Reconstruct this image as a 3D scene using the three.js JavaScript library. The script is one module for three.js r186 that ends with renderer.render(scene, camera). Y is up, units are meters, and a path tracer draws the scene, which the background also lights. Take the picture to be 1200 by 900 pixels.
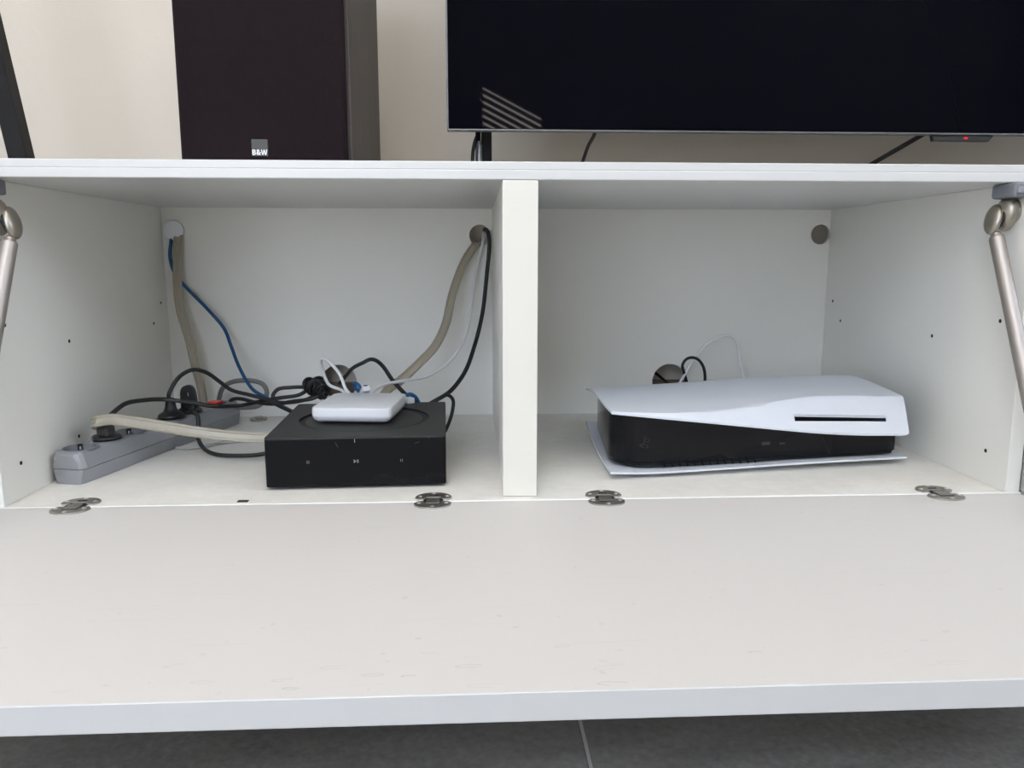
import * as THREE from 'three';
import { RoundedBoxGeometry } from 'three/addons/geometries/RoundedBoxGeometry.js';
import { mergeGeometries, mergeVertices, toCreasedNormals } from 'three/addons/utils/BufferGeometryUtils.js';
import { FontLoader } from 'three/addons/loaders/FontLoader.js';
import { TextGeometry } from 'three/addons/geometries/TextGeometry.js';
import { RectAreaLightUniformsLib } from 'three/addons/lights/RectAreaLightUniformsLib.js';
import { Brush, Evaluator, SUBTRACTION } from 'three-bvh-csg';
import { ImprovedNoise } from 'three/addons/math/ImprovedNoise.js';

// ------------------------------------------------------------------ camera, sky, sun, window light, exposure
const S = 0.14;                                   // height of the cabinet's inner shelf above the floor
const scene = new THREE.Scene();
const camera = new THREE.PerspectiveCamera(2 * Math.atan(450 / 907) * 180 / Math.PI, 4 / 3, 0.02, 60);
camera.rotation.order = 'YXZ';
camera.rotation.set(-0.15914, -0.04986, 0.00014);
camera.position.set(-0.0328, S + 0.2733, 0.8582);

const renderer = new THREE.WebGLRenderer({ antialias: true });
renderer.toneMapping = THREE.LinearToneMapping;
renderer.toneMappingExposure = 0.42;
renderer.shadowMap.enabled = true;
RectAreaLightUniformsLib.init();

const DAY = new THREE.Color(0.875, 0.965, 1.15);
scene.background = DAY.clone();
scene.backgroundIntensity = 8;

const sun = new THREE.DirectionalLight(new THREE.Color(1, 0.96, 0.93), 600);
sun.position.set(-10, 6.5, -5.5);
sun.target.position.set(0, 1.46, 0.5);
sun.castShadow = true; sun.shadow.radius = 0.25;
sun.shadow.mapSize.set(2048, 2048);
Object.assign(sun.shadow.camera, { left: -5, right: 5, top: 4, bottom: -4, near: 1, far: 30 });
scene.add(sun, sun.target);

// front wall (behind the camera): a glazed patio door on the left, a wide high window over the right half.
// each pane has the daylight that comes through it: sky above, the less bright garden below
const RZ = 2.40;
const WINS = [
  { x0: -1.65, x1: -0.20, y0: 1.15, y1: 2.45, power: 6.6 },
  { x0: -1.65, x1: -0.20, y0: 0.12, y1: 1.15, power: 1.3 },
  { x0: -0.14, x1: 1.65, y0: 1.78, y1: 2.50, power: 6 },
];
const SIDE = { z0: 0.45, z1: 1.75, y0: 0.90, y1: 2.30, x: 2.60, power: 4 };   // window in the right wall
for (const w of WINS) {
  const l = new THREE.RectAreaLight(DAY, w.power, w.x1 - w.x0 - 0.1, w.y1 - w.y0 - 0.1);
  l.position.set((w.x0 + w.x1) / 2, (w.y0 + w.y1) / 2, RZ - 0.02);
  l.lookAt(l.position.x, l.position.y, 0);
  scene.add(l);
}

{
  const l = new THREE.RectAreaLight(DAY, SIDE.power, SIDE.z1 - SIDE.z0 - 0.1, SIDE.y1 - SIDE.y0 - 0.1);
  l.position.set(SIDE.x - 0.02, (SIDE.y0 + SIDE.y1) / 2, (SIDE.z0 + SIDE.z1) / 2);
  l.lookAt(0, l.position.y, l.position.z); scene.add(l);
}
// warm white ceiling lamp, its light just under the diffuser (the fitting is built with the room)
const LAMP = { x: -0.13, z: 0.78, w: 0.50, d: 1.20, y: 2.54, color: new THREE.Color(1, 0.925, 0.83) };
{
  const l = new THREE.RectAreaLight(LAMP.color, 17.5, LAMP.w - 0.04, LAMP.d - 0.04);
  l.position.set(LAMP.x, LAMP.y - 0.006, LAMP.z); l.lookAt(LAMP.x, 0, LAMP.z); scene.add(l);
}

// ------------------------------------------------------------------ helpers
const V = (x, y, z) => new THREE.Vector3(x, y, z);
let seed = 7;
const rnd = () => (seed = (seed * 16807) % 2147483647) / 2147483647;
const noise = new ImprovedNoise();
const used = {};
function numbered(name) {
  const n = used[name] = (used[name] ?? -1) + 1;
  return n ? name + '_' + String(n).padStart(3, '0') : name;
}
function obj(name, geo, mat, parent, at, turn) {
  const g = Array.isArray(geo) ? (geo.length > 1 ? mergeGeometries(geo.map((e) => { const f = e.index ? e.toNonIndexed() : e.clone(); for (const k of Object.keys(f.attributes)) if (!['position', 'normal', 'uv'].includes(k)) f.deleteAttribute(k); return f; })) : geo[0]) : geo;
  const m = new THREE.Mesh(g, mat);
  m.name = parent ? name : numbered(name);
  m.castShadow = m.receiveShadow = true;
  if (at) m.position.set(...at);
  if (turn) m.rotation.set(...turn);
  (parent ?? scene).add(m);
  return m;
}
function tag(o, label, category, group) { o.userData.label = label; o.userData.category = category; if (group) o.userData.group = group; return o; }
function thing(name, label, category, at, turn = 0, group) {
  const o = new THREE.Group(); o.name = numbered(name);
  o.position.set(...at); o.rotation.y = turn; scene.add(o);
  return tag(o, label, category, group);
}
function struct(name, geo, mat, parent, at) { const m = obj(name, geo, mat, parent, at); if (!parent) { m.name = name; m.userData.kind = 'structure'; } return m; }
// box between two corners, edges rounded by r, texture coordinates in metres
function bx(x0, x1, y0, y1, z0, z1, r = 0.0008) {
  const w = x1 - x0, h = y1 - y0, d = z1 - z0;
  const g = r ? new RoundedBoxGeometry(w, h, d, 2, Math.min(r, w / 2.01, h / 2.01, d / 2.01)) : new THREE.BoxGeometry(w, h, d);
  g.translate((x0 + x1) / 2, (y0 + y1) / 2, (z0 + z1) / 2);
  return metres(g);
}
function metres(g) {
  const p = g.attributes.position, n = g.attributes.normal, uv = new Float32Array(p.count * 2);
  for (let i = 0; i < p.count; i++) {
    const a = Math.abs(n.getX(i)), b = Math.abs(n.getY(i)), c = Math.abs(n.getZ(i));
    const [u, v] = b >= a && b >= c ? [p.getX(i), p.getZ(i)] : a >= c ? [p.getZ(i), p.getY(i)] : [p.getX(i), p.getY(i)];
    uv[2 * i] = u; uv[2 * i + 1] = v;
  }
  g.setAttribute('uv', new THREE.BufferAttribute(uv, 2));
  return g;
}
const cyl = (r0, r1, h, seg = 32) => new THREE.CylinderGeometry(r0, r1, h, seg);
const lathe = (pts, seg = 40) => new THREE.LatheGeometry(pts.map(([a, b]) => new THREE.Vector2(a, b)), seg);
const curveOf = (pts) => new THREE.CatmullRomCurve3(pts.map((p) => V(...p)), false, 'centripetal');
const tube = (pts, r, n = 0) => new THREE.TubeGeometry(curveOf(pts), n || pts.length * 10, r, 12);
// a flat profile (list of [across, up]) swept along a path, its flat side facing `facing`
function sweep(pts, facing, profile, n) {
  const c = curveOf(pts), P = [], I = [], m = profile.length, f = V(...facing).normalize();
  for (let i = 0; i <= n; i++) {
    const p = c.getPointAt(i / n), t = c.getTangentAt(i / n), w = V(0, 0, 0).crossVectors(f, t).normalize(), b = V(0, 0, 0).crossVectors(t, w);
    for (const [a, h] of profile) { const q = p.clone().addScaledVector(w, a).addScaledVector(b, h); P.push(q.x, q.y, q.z); }
  }
  for (let i = 0; i < n; i++) for (let k = 0; k < m; k++) { const a = i * m + k, b = i * m + (k + 1) % m; I.push(a, b, a + m, b, b + m, a + m); }
  for (let k = 1; k < m - 1; k++) I.push(0, k + 1, k, n * m, n * m + k, n * m + k + 1);
  const g = new THREE.BufferGeometry();
  g.setAttribute('position', new THREE.Float32BufferAttribute(P, 3)); g.setIndex(I);
  g.setAttribute('uv', new THREE.Float32BufferAttribute(new Float32Array(P.length / 3 * 2), 2));
  const out = toCreasedNormals(g, 0.9);
  return out;
}
const ring = (r, n, cx = 0, cy = 0) => Array.from({ length: n }, (_, k) => [cx + r * Math.cos(k / n * 2 * Math.PI), cy + r * Math.sin(k / n * 2 * Math.PI)]);
// interpolate through [x, y] knots, smoothly
function curve1(knots, x) {
  if (x <= knots[0][0]) return knots[0][1];
  for (let i = 1; i < knots.length; i++) if (x <= knots[i][0]) {
    const [x0, y0] = knots[i - 1], [x1, y1] = knots[i], d = (j) => { const a = knots[Math.max(0, j - 1)], b = knots[Math.min(knots.length - 1, j + 1)]; return (b[1] - a[1]) / (b[0] - a[0]); };
    const t = (x - x0) / (x1 - x0), h = x1 - x0, t2 = t * t, t3 = t2 * t;
    return (2 * t3 - 3 * t2 + 1) * y0 + (t3 - 2 * t2 + t) * h * d(i - 1) + (-2 * t3 + 3 * t2) * y1 + (t3 - t2) * h * d(i);
  }
  return knots[knots.length - 1][1];
}
// canvas texture, one metre = `ppm` pixels
function canvasTex(w, h, draw, srgb = true) {
  const c = document.createElement('canvas'); c.width = w; c.height = h;
  draw(c.getContext('2d'), w, h);
  const t = new THREE.CanvasTexture(c);
  t.wrapS = t.wrapT = THREE.RepeatWrapping; t.magFilter = THREE.LinearFilter;
  if (srgb) t.colorSpace = THREE.SRGBColorSpace;
  return t;
}
// layered noise texture around a base colour (sRGB 0..255)
function grainTex(size, rgb, layers, srgb = true) {
  const d = new Uint8Array(size * size * 4);
  for (let y = 0; y < size; y++) for (let x = 0; x < size; x++) {
    let v = 0;
    for (const [fx, fy, amp, z] of layers) {          // blended over the seam so that it tiles
      const u = x / size, w = y / size, n = (a, b) => noise.noise(a * fx, b * fy, z);
      v += amp * ((n(u, w) * (1 - u) + n(u - 1, w) * u) * (1 - w) + (n(u, w - 1) * (1 - u) + n(u - 1, w - 1) * u) * w);
    }
    const j = (rnd() - 0.5) * 2;
    for (let k = 0; k < 3; k++) d[(y * size + x) * 4 + k] = Math.max(0, Math.min(255, rgb[k] + v + j));
    d[(y * size + x) * 4 + 3] = 255;
  }
  const t = new THREE.DataTexture(d, size, size);
  t.wrapS = t.wrapT = THREE.RepeatWrapping; t.magFilter = THREE.LinearFilter; t.minFilter = THREE.LinearMipmapLinearFilter; t.generateMipmaps = true;
  if (srgb) t.colorSpace = THREE.SRGBColorSpace;
  t.needsUpdate = true;
  return t;
}
const rep = (t, u, v = u) => { const c = t.clone(); c.repeat.set(u, v); c.needsUpdate = true; return c; };
const std = (o) => new THREE.MeshPhysicalMaterial(o);
const lin = (r, g, b) => new THREE.Color().setRGB(r, g, b);

// ------------------------------------------------------------------ materials
const dustTex = grainTex(512, [233, 231, 224], [[5, 5, 7, 1.3], [17, 24, 6, 4.1], [60, 60, 4, 8.7]]);
const dustRough = grainTex(512, [128, 128, 128], [[6, 6, 30, 2.3], [30, 40, 20, 6.1]], false);
// printed marks and stains lying on the opened flap (drawn where the photograph has them): small scuffs and drips near the front edge
const flapTex = canvasTex(2048, 1024, (g, w, h) => {
  g.fillStyle = 'rgb(214,210,206)'; g.fillRect(0, 0, w, h);
  for (let i = 0; i < 120; i++) {
    const x = rnd() * w, y = h * (0.9 - 0.9 * Math.pow(rnd(), 0.6)), r = 1 + rnd() * 3;
    g.fillStyle = `rgba(${150 + rnd() * 30},${146 + rnd() * 26},${138 + rnd() * 20},${0.06 + rnd() * 0.16})`;
    g.beginPath(); g.ellipse(x, y, r * (1 + rnd() * 1.2), r, rnd() * 3, 0, 7); g.fill();
  }
  for (let i = 0; i < 90; i++) {                                      // wiped streaks
    const x = rnd() * w, y = h * rnd(), l = 20 + rnd() * 90;
    g.strokeStyle = `rgba(${190 + rnd() * 20},${182 + rnd() * 16},${168 + rnd() * 20},${0.10 + rnd() * 0.16})`; g.lineWidth = 1 + rnd() * 3;
    g.beginPath(); g.moveTo(x, y); g.quadraticCurveTo(x + l * 0.5, y + rnd() * 16 - 8, x + l, y + rnd() * 24 - 12); g.stroke();
  }
  for (let i = 0; i < 22; i++) {                                      // dried drips toward the free edge
    const x = w * (0.25 + 0.5 * rnd()), y = h * (0.01 + 0.17 * rnd()), l = 5 + rnd() * 16;
    g.strokeStyle = `rgba(150,142,130,${0.08 + rnd() * 0.16})`; g.lineWidth = 1 + rnd() * 2;
    g.beginPath(); g.ellipse(x, y, l, l * 0.3, rnd() * 0.6 - 0.3, 0.3, 4 + rnd() * 2); g.stroke();
  }
});
flapTex.repeat.set(1 / 1.2, 1 / 0.4); flapTex.offset.set(0.5, 0);
const M = {
  melamine: std({ color: lin(0.88, 0.87, 0.815), roughness: 0.42 }),
  shelf: std({ color: lin(0.98, 0.97, 0.96), map: rep(dustTex, 3), roughness: 0.62, roughnessMap: null }),
  flap: std({ color: 0xffffff, map: flapTex, roughness: 0.55 }),
  gloss: std({ color: lin(0.65, 0.65, 0.635), roughness: 0.3 }),
  cream: std({ color: lin(0.75, 0.73, 0.655), roughness: 0.35 }),
  edge: std({ color: lin(0.90, 0.89, 0.86), roughness: 0.25 }),
  dark: std({ color: lin(0.010, 0.010, 0.011), roughness: 0.7 }),
  nickel: std({ color: lin(0.42, 0.385, 0.33), metalness: 1, roughness: 0.4 }),
  satin: std({ color: lin(0.47, 0.43, 0.40), metalness: 1, roughness: 0.5 }),
  hinge: std({ color: lin(0.42, 0.39, 0.355), metalness: 1, roughness: 0.45, map: null }),
  screw: std({ color: lin(0.75, 0.73, 0.70), metalness: 0.5, roughness: 0.35 }),
  greyPlastic: std({ color: lin(0.20, 0.21, 0.235), roughness: 0.45 }),
  stripGrey: std({ color: lin(0.285, 0.295, 0.31), roughness: 0.38 }),
  stripInner: std({ color: lin(0.17, 0.18, 0.20), roughness: 0.45 }),
  blackPlastic: std({ color: lin(0.012, 0.012, 0.013), roughness: 0.42 }),
  blackCord: std({ color: lin(0.011, 0.011, 0.012), roughness: 0.5 }),
  greyPlug: std({ color: lin(0.055, 0.055, 0.052), roughness: 0.4 }),
  greyCord: std({ color: lin(0.20, 0.195, 0.185), roughness: 0.5 }),
  paleCord: std({ color: lin(0.36, 0.36, 0.35), roughness: 0.5 }),
  whiteCord: std({ color: lin(0.78, 0.78, 0.77), roughness: 0.4 }),
  blueCord: std({ color: lin(0.006, 0.075, 0.20), roughness: 0.42 }),
  clearPvc: std({ color: lin(0.66, 0.61, 0.50), roughness: 0.28, transmission: 0.55, thickness: 0, ior: 1.5 }),
  core: std({ color: lin(0.33, 0.29, 0.22), roughness: 0.4 }),
  red: std({ color: lin(0.55, 0.012, 0.010), roughness: 0.3, emissive: lin(0.6, 0.01, 0.01), emissiveIntensity: 0.15 }),
  amp: std({ color: lin(0.0105, 0.0105, 0.0125), roughness: 0.44 }),
  ampTop: std({ color: lin(0.026, 0.026, 0.026), roughness: 0.55, specularIntensity: 0.7 }),
  icon: std({ color: lin(0.30, 0.30, 0.30), roughness: 0.5 }),
  whitePlastic: std({ color: lin(0.80, 0.81, 0.84), roughness: 0.32 }),
  plate: std({ color: lin(0.74, 0.77, 0.82), roughness: 0.46 }),
  piano: std({ color: lin(0.006, 0.006, 0.0075), roughness: 0.12, specularIntensity: 0.42 }),
  amber: std({ color: lin(0.35, 0.12, 0.02), roughness: 0.4, emissive: lin(1, 0.35, 0.08), emissiveIntensity: 0.06 }),
  screen: std({ color: lin(0.0012, 0.0012, 0.0035), roughness: 0.02, specularIntensity: 0.13 }),
  bezel: std({ color: lin(0.16, 0.16, 0.16), metalness: 0.6, roughness: 0.4 }),
  blackMetal: std({ color: lin(0.008, 0.008, 0.009), roughness: 0.5, specularIntensity: 0.4 }),
  silver: std({ color: lin(0.30, 0.31, 0.34), metalness: 0.8, roughness: 0.4 }),
  led: std({ color: lin(0.6, 0.02, 0.02), emissive: lin(1, 0.03, 0.03), emissiveIntensity: 1.2 }),
  badge: std({ color: lin(0.04, 0.04, 0.04), metalness: 0, roughness: 0.45 }),
  badgeText: std({ color: lin(0.82, 0.82, 0.82), roughness: 0.4 }),
  plaster: std({ color: lin(0.66, 0.605, 0.53), roughness: 0.9 }),
  paint: std({ color: lin(0.74, 0.72, 0.67), roughness: 0.9 }),
  ceiling: std({ color: lin(0.86, 0.85, 0.81), roughness: 0.9 }),
  skirting: std({ color: lin(0.16, 0.12, 0.09), roughness: 0.6 }),
  frame: std({ color: lin(0.30, 0.30, 0.30), roughness: 0.5 }),
  glass: std({ color: 0xffffff, transmission: 1, thickness: 0, roughness: 0, ior: 1.5 }),
  ground: std({ color: lin(0.22, 0.22, 0.20), roughness: 0.9 }),
  grout: std({ color: lin(0.60, 0.59, 0.57), roughness: 0.9 }),
};
M.plaster.bumpMap = rep(grainTex(256, [128, 128, 128], [[40, 40, 50, 3.1], [90, 90, 40, 5.5]], false), 2.5); M.plaster.bumpScale = 0.0006;

// ------------------------------------------------------------------ the room
const RM = { x0: -2.0, x1: 2.6, z0: -0.56, z1: RZ, h: 2.6, t: 0.16 };
{
  // floor of 60 cm tiles with recessed joints
  const fl = struct('floor', bx(RM.x0 - RM.t, RM.x1 + RM.t, -0.10, -0.0012, RM.z0 - RM.t, RM.z1 + RM.t, 0), M.grout);
  const tones = [0, 1, 2].map((k) => std({ map: rep(grainTex(512, [[134, 132, 129], [130, 129, 127], [137, 134, 130]][k], [[4, 9, 20, 1.7 + k], [9, 30, 14, 3.3 + k], [70, 70, 18, 5 + k], [150, 150, 16, 9 + k]]), 1.6), roughness: 0.55, roughnessMap: null }));
  const tg = bx(-0.2985, 0.2985, -0.012, 0, -0.2985, 0.2985, 0.0015);
  for (let i = -4; i <= 4; i++) for (let k = -1; k <= 5; k++) {
    const x = 0.0615 + 0.3 + i * 0.6, z = -0.30 + k * 0.6 + 0.06;
    if (x < RM.x0 - 0.35 || x > RM.x1 + 0.35 || z > RM.z1 + 0.35) continue;
    obj('tile', tg, tones[Math.floor(rnd() * 3)], fl, [x, 0, z]);
  }
  const { x0, x1, z0, z1, h, t } = RM;
  struct('ceiling', bx(x0 - t, x1 + t, h, h + 0.15, z0 - t, z1 + t, 0), M.ceiling);
  struct('wall_back', bx(x0 - t, x1 + t, 0, h, z0 - t, z0, 0), M.plaster);
  struct('baseboard_back', bx(x0, x1, 0, S + 0.052, z0, z0 + 0.012, 0.001), M.skirting);
  struct('wall_right', [bx(x1, x1 + t, 0, SIDE.y0, z0, z1, 0), bx(x1, x1 + t, SIDE.y1, h, z0, z1, 0), bx(x1, x1 + t, SIDE.y0, SIDE.y1, z0, SIDE.z0, 0), bx(x1, x1 + t, SIDE.y0, SIDE.y1, SIDE.z1, z1, 0)], M.paint);
  const w4 = struct('window_4', [bx(x1 + 0.06, x1 + 0.11, SIDE.y0, SIDE.y0 + 0.05, SIDE.z0, SIDE.z1), bx(x1 + 0.06, x1 + 0.11, SIDE.y1 - 0.05, SIDE.y1, SIDE.z0, SIDE.z1), bx(x1 + 0.06, x1 + 0.11, SIDE.y0, SIDE.y1, SIDE.z0, SIDE.z0 + 0.05), bx(x1 + 0.06, x1 + 0.11, SIDE.y0, SIDE.y1, SIDE.z1 - 0.05, SIDE.z1)], M.frame);
  obj('pane', bx(x1 + 0.08, x1 + 0.086, SIDE.y0 + 0.05, SIDE.y1 - 0.05, SIDE.z0 + 0.05, SIDE.z1 - 0.05, 0), M.glass, w4);
  // left wall with a small slatted opening high up near the front wall
  const L = { z0: 0.90, z1: 1.32, y0: 1.98, y1: 2.32 };
  struct('wall_left', [bx(x0 - t, x0, 0, L.y0, z0, z1, 0), bx(x0 - t, x0, L.y1, h, z0, z1, 0), bx(x0 - t, x0, L.y0, L.y1, z0, L.z0, 0), bx(x0 - t, x0, L.y0, L.y1, L.z1, z1, 0)], M.paint);
  const a0 = 1.022, a1 = 1.191, b0 = 2.030, b1 = 2.212;
  const lv = struct('window_2', [bx(x0 - 0.012, x0 + 0.004, L.y0, L.y1, L.z0, a0, 0), bx(x0 - 0.012, x0 + 0.004, L.y0, L.y1, a1, L.z1, 0), bx(x0 - 0.012, x0 + 0.004, b1, L.y1, a0, a1, 0), bx(x0 - 0.012, x0 + 0.004, L.y0, b0, a0, a1, 0)], M.frame);
  for (let k = 0; k < 6; k++) obj('slat', bx(-0.005, 0.005, -0.0088, 0.0088, -(a1 - a0) / 2 - 0.001, (a1 - a0) / 2 + 0.001, 0.001), M.frame, lv, [x0 - 0.004, 2.1905 - 0.0306 * k, (a0 + a1) / 2]);
  // front wall, behind the camera, with the panes of the patio door and of the high window
  const [A, B, C] = WINS;
  struct('wall_front', [bx(x0 - t, A.x0, 0, h, z1, z1 + t, 0), bx(A.x1, C.x0, 0, h, z1, z1 + t, 0), bx(C.x1, x1 + t, 0, h, z1, z1 + t, 0), bx(A.x0, A.x1, 0, B.y0, z1, z1 + t, 0), bx(A.x0, A.x1, A.y1, h, z1, z1 + t, 0), bx(C.x0, C.x1, 0, C.y0, z1, z1 + t, 0), bx(C.x0, C.x1, C.y1, h, z1, z1 + t, 0)], M.paint);
  const f = 0.05, zz = z1 + 0.06;
  WINS.forEach((o, i) => {
    const w = struct(['window_1', 'door_1', 'window_3'][i], [bx(o.x0, o.x1, o.y0, o.y0 + f, zz, zz + f), bx(o.x0, o.x1, o.y1 - f, o.y1, zz, zz + f), bx(o.x0, o.x0 + f, o.y0, o.y1, zz, zz + f), bx(o.x1 - f, o.x1, o.y0, o.y1, zz, zz + f)], M.frame);
    obj('pane', bx(o.x0 + f, o.x1 - f, o.y0 + f, o.y1 - f, zz + 0.02, zz + 0.026, 0), M.glass, w);
  });
  struct('ground', bx(-14, 14, -0.4, -0.2, -10, 16, 0), M.ground);
}

{
  const t = thing('ceiling_light', 'flat rectangular ceiling lamp with a white diffuser over the open cabinet', 'lamp', [LAMP.x, LAMP.y, LAMP.z]);
  const w = LAMP.w / 2, d = LAMP.d / 2;
  obj('frame', [bx(-w, w, 0, 0.06, -d, -d + 0.02), bx(-w, w, 0, 0.06, d - 0.02, d), bx(-w, -w + 0.02, 0, 0.06, -d, d), bx(w - 0.02, w, 0, 0.06, -d, d)], M.ceiling, t);
  obj('diffuser', bx(-w + 0.02, w - 0.02, 0.002, 0.008, -d + 0.02, d - 0.02, 0), std({ color: lin(0.8, 0.8, 0.8), emissive: LAMP.color, emissiveIntensity: 3 }), t);
}

// ------------------------------------------------------------------ the cabinet
const XL = -0.5571, XR = 0.597, H = 0.36, D = 0.503, TX = 0.0396;      // inner sides, inner height, inner depth, divider width
{
  const c = thing('media_cabinet', 'long low white media cabinet with its wide front flap folded down', 'cabinet', [0, 0, -0.25]);
  const P = (name, g, m, parent = c) => { const gs = (Array.isArray(g) ? g : [g]); if (parent === c) gs.forEach((e) => e.translate(0, 0, 0.25)); return obj(name, gs, m, parent); };
  P('bottom_panel', bx(XL - 0.018, XR + 0.018, S - 0.02, S, -D - 0.01, -0.0042, 0.0006), M.shelf);
  P('edge_strip', sweep([[XL - 0.018, S - 0.0021, -0.0012], [XR + 0.018, S - 0.0021, -0.0012]], [0, 1, 0], ring(0.0030, 14), 2), M.edge);
  // top: board and thin cover board over the whole length, a fine groove between them
  P('top_panel', bx(-1.30, 1.25, S + H, S + H + 0.0106, -0.535, -0.0142, 0.0014), M.gloss);
  P('top_cover', bx(-1.30, 1.25, S + H + 0.0102, S + H + 0.0197, -0.535, -0.0154, 0.0016), M.gloss);
  const sl = P('side_panel', bx(XL - 0.0185, XL, S, S + H, -D - 0.005, 0, 0.0007), M.melamine);
  const sr = P('side_panel', bx(XR, XR + 0.0175, S, S + H, -D - 0.005, 0, 0.0007), M.melamine);
  const pin = cyl(0.0024, 0.0024, 0.0006, 12).rotateZ(Math.PI / 2);
  for (const [y, z] of [[0.170, -0.440], [0.201, -0.035], [0.169, -0.170], [0.041, -0.039], [0.042, -0.173], [0.202, -0.475]]) obj('pin_hole', pin, M.dark, sl, [XL + 0.0001, S + y, z + 0.25]);
  for (const [y, z] of [[0.202, -0.475], [0.170, -0.442], [0.170, -0.173], [0.201, -0.038], [0.041, -0.041], [0.041, -0.30]]) obj('pin_hole', pin, M.dark, sr, [XR - 0.0001, S + y, z + 0.25]);
  P('divider', bx(0.0006, TX - 0.0006, S, S + H - 0.0004, -D, -0.0145, 0.0006), M.melamine);
  P('divider_edge', bx(0, TX, S + 0.0004, S + H - 0.0008, -0.0155, -0.0125, 0.0009), M.cream);
  // back panel with round cable holes sawn through
  const sh = new THREE.Shape([[XL, S], [XR, S], [XR, S + H], [XL, S + H]].map(([x, y]) => new THREE.Vector2(x, y)));
  const holes = [[-0.5392, 0.3211, 0.0182], [-0.0207, 0.3149, 0.0182], [0.5801, 0.3173, 0.0172], [-0.2702, 0.0600, 0.0312], [0.3190, 0.0575, 0.0312]];
  for (const [x, y, r] of holes) { const p = new THREE.Path(); p.absarc(x, S + y, r, 0, Math.PI * 2, true); sh.holes.push(p); }
  const bp = new THREE.ExtrudeGeometry(sh, { depth: 0.008, bevelEnabled: false, curveSegments: 40 }); bp.translate(0, 0, -D - 0.008);
  P('back_panel', metres(bp), M.melamine);
  const cap = lathe([[0, 0.002], [0.0155, 0.002], [0.0166, 0.0012], [0.0168, 0], [0.0168, -0.003], [0, -0.003]]).rotateX(Math.PI / 2);
  cap.rotateY(0.10).translate(-0.5365, S + 0.3222, -D + 0.006); P('hole_cap', cap, M.whitePlastic);
  P('plinth', bx(XL + 0.02, XR - 0.02, 0, S - 0.02, -0.46, -0.09), M.dark);
  // neighbouring closed fronts and their ends
  P('closed_front', bx(XR + 0.0205, 1.245, S + 0.001, S + H - 0.002, -0.004, 0.016, 0.001), M.gloss);
  P('closed_front', bx(-1.295, XL - 0.0215, S + 0.001, S + H - 0.002, -0.004, 0.016, 0.001), M.gloss);
  P('end_panel', bx(1.227, 1.247, S, S + H, -D, -0.016), M.melamine);
  P('end_panel', bx(-1.297, -1.277, S, S + H, -D, -0.016), M.melamine);
  P('base_panel', bx(XR + 0.019, 1.247, S - 0.02, S, -D, -0.004), M.melamine);
  P('base_panel', bx(-1.297, XL - 0.019, S - 0.02, S, -D, -0.004), M.melamine);
  // the flap, folded down level with the shelf; its free edge is glossy
  const fx0 = XL - 0.0165, fx1 = XR + 0.0155;
  P('flap_door', bx(fx0, fx1, S - 0.0200, S, 0.0024, 0.4005, 0.0008), M.flap);
  P('flap_edge', bx(fx0, fx1, S - 0.0204, S + 0.0001, 0.3998, 0.4019, 0.0009), M.gloss);
  // hinges: two oval leaves with screws and a knuckle
  const leaf = (back) => {
    const s = new THREE.Shape(), N = 28, k = back ? -1 : 1;             // half oval, its straight side toward the joint, corners rounded
    for (let i = 0; i <= N; i++) { const a = Math.PI * i / N; const x = 0.0205 * Math.cos(a), y = 0.0030 + 0.0190 * Math.pow(Math.sin(a), 0.82); i ? s.lineTo(x, y) : s.moveTo(x, y); }
    s.lineTo(-0.0165, -0.0022); s.lineTo(-0.0100, -0.0022); s.lineTo(-0.0085, 0.0045); s.lineTo(0.0085, 0.0045); s.lineTo(0.0100, -0.0022); s.lineTo(0.0165, -0.0022); s.closePath();
    const g = new THREE.ExtrudeGeometry(s, { depth: 0.0010, bevelEnabled: true, bevelSize: 0.0005, bevelThickness: 0.0005, bevelSegments: 2 });
    g.rotateX(-Math.PI / 2); if (!back) g.rotateY(Math.PI);
    g.translate(0, 0.0002, back ? -0.0065 : 0.0065);
    return g;
  };
  const lb = leaf(true), lf = leaf(false), scr = lathe([[0.0026, 0], [0.0017, 0.0006], [0, 0.0007]], 16);
  for (const [x, z] of [[-0.4795, 0], [-0.0805, 0], [0.1178, 0], [0.5172, 0]]) {
    const h = new THREE.Group(); h.name = 'hinge'; h.position.set(x, S, z + 0.25); c.add(h);
    obj('leaf', lb, M.hinge, h); obj('leaf', lf, M.hinge, h);
    obj('cup', bx(-0.0112, 0.0112, 0.0001, 0.0014, -0.0085, 0.0050, 0.0003), M.dark, h);
    obj('knuckle', [bx(-0.0074, 0.0074, 0.0004, 0.0027, -0.0012, 0.0142, 0.0004), bx(-0.0060, 0.0060, 0.0004, 0.0024, -0.0044, -0.0006, 0.0003)], M.hinge, h);
    obj('slot', bx(-0.0086, 0.0086, 0.0004, 0.0024, 0.0136, 0.0150, 0.0002), M.dark, h);
    obj('slot', bx(-0.0050, 0.0050, 0.0016, 0.0024, -0.0165, -0.0145, 0.0002), M.dark, h);
    for (const [u, w] of [[-0.0155, -0.0125], [0.0155, -0.0125], [0, -0.0240], [-0.0155, 0.0125], [0.0155, 0.0125], [0, 0.0245]]) obj('screw', scr, M.screw, h, [u, 0.0021, w]);
  }
  P('door_catch', bx(-0.3040, -0.2920, S - 0.0005, S + 0.0006, -0.0140, -0.0065, 0.0003), M.dark);
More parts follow.
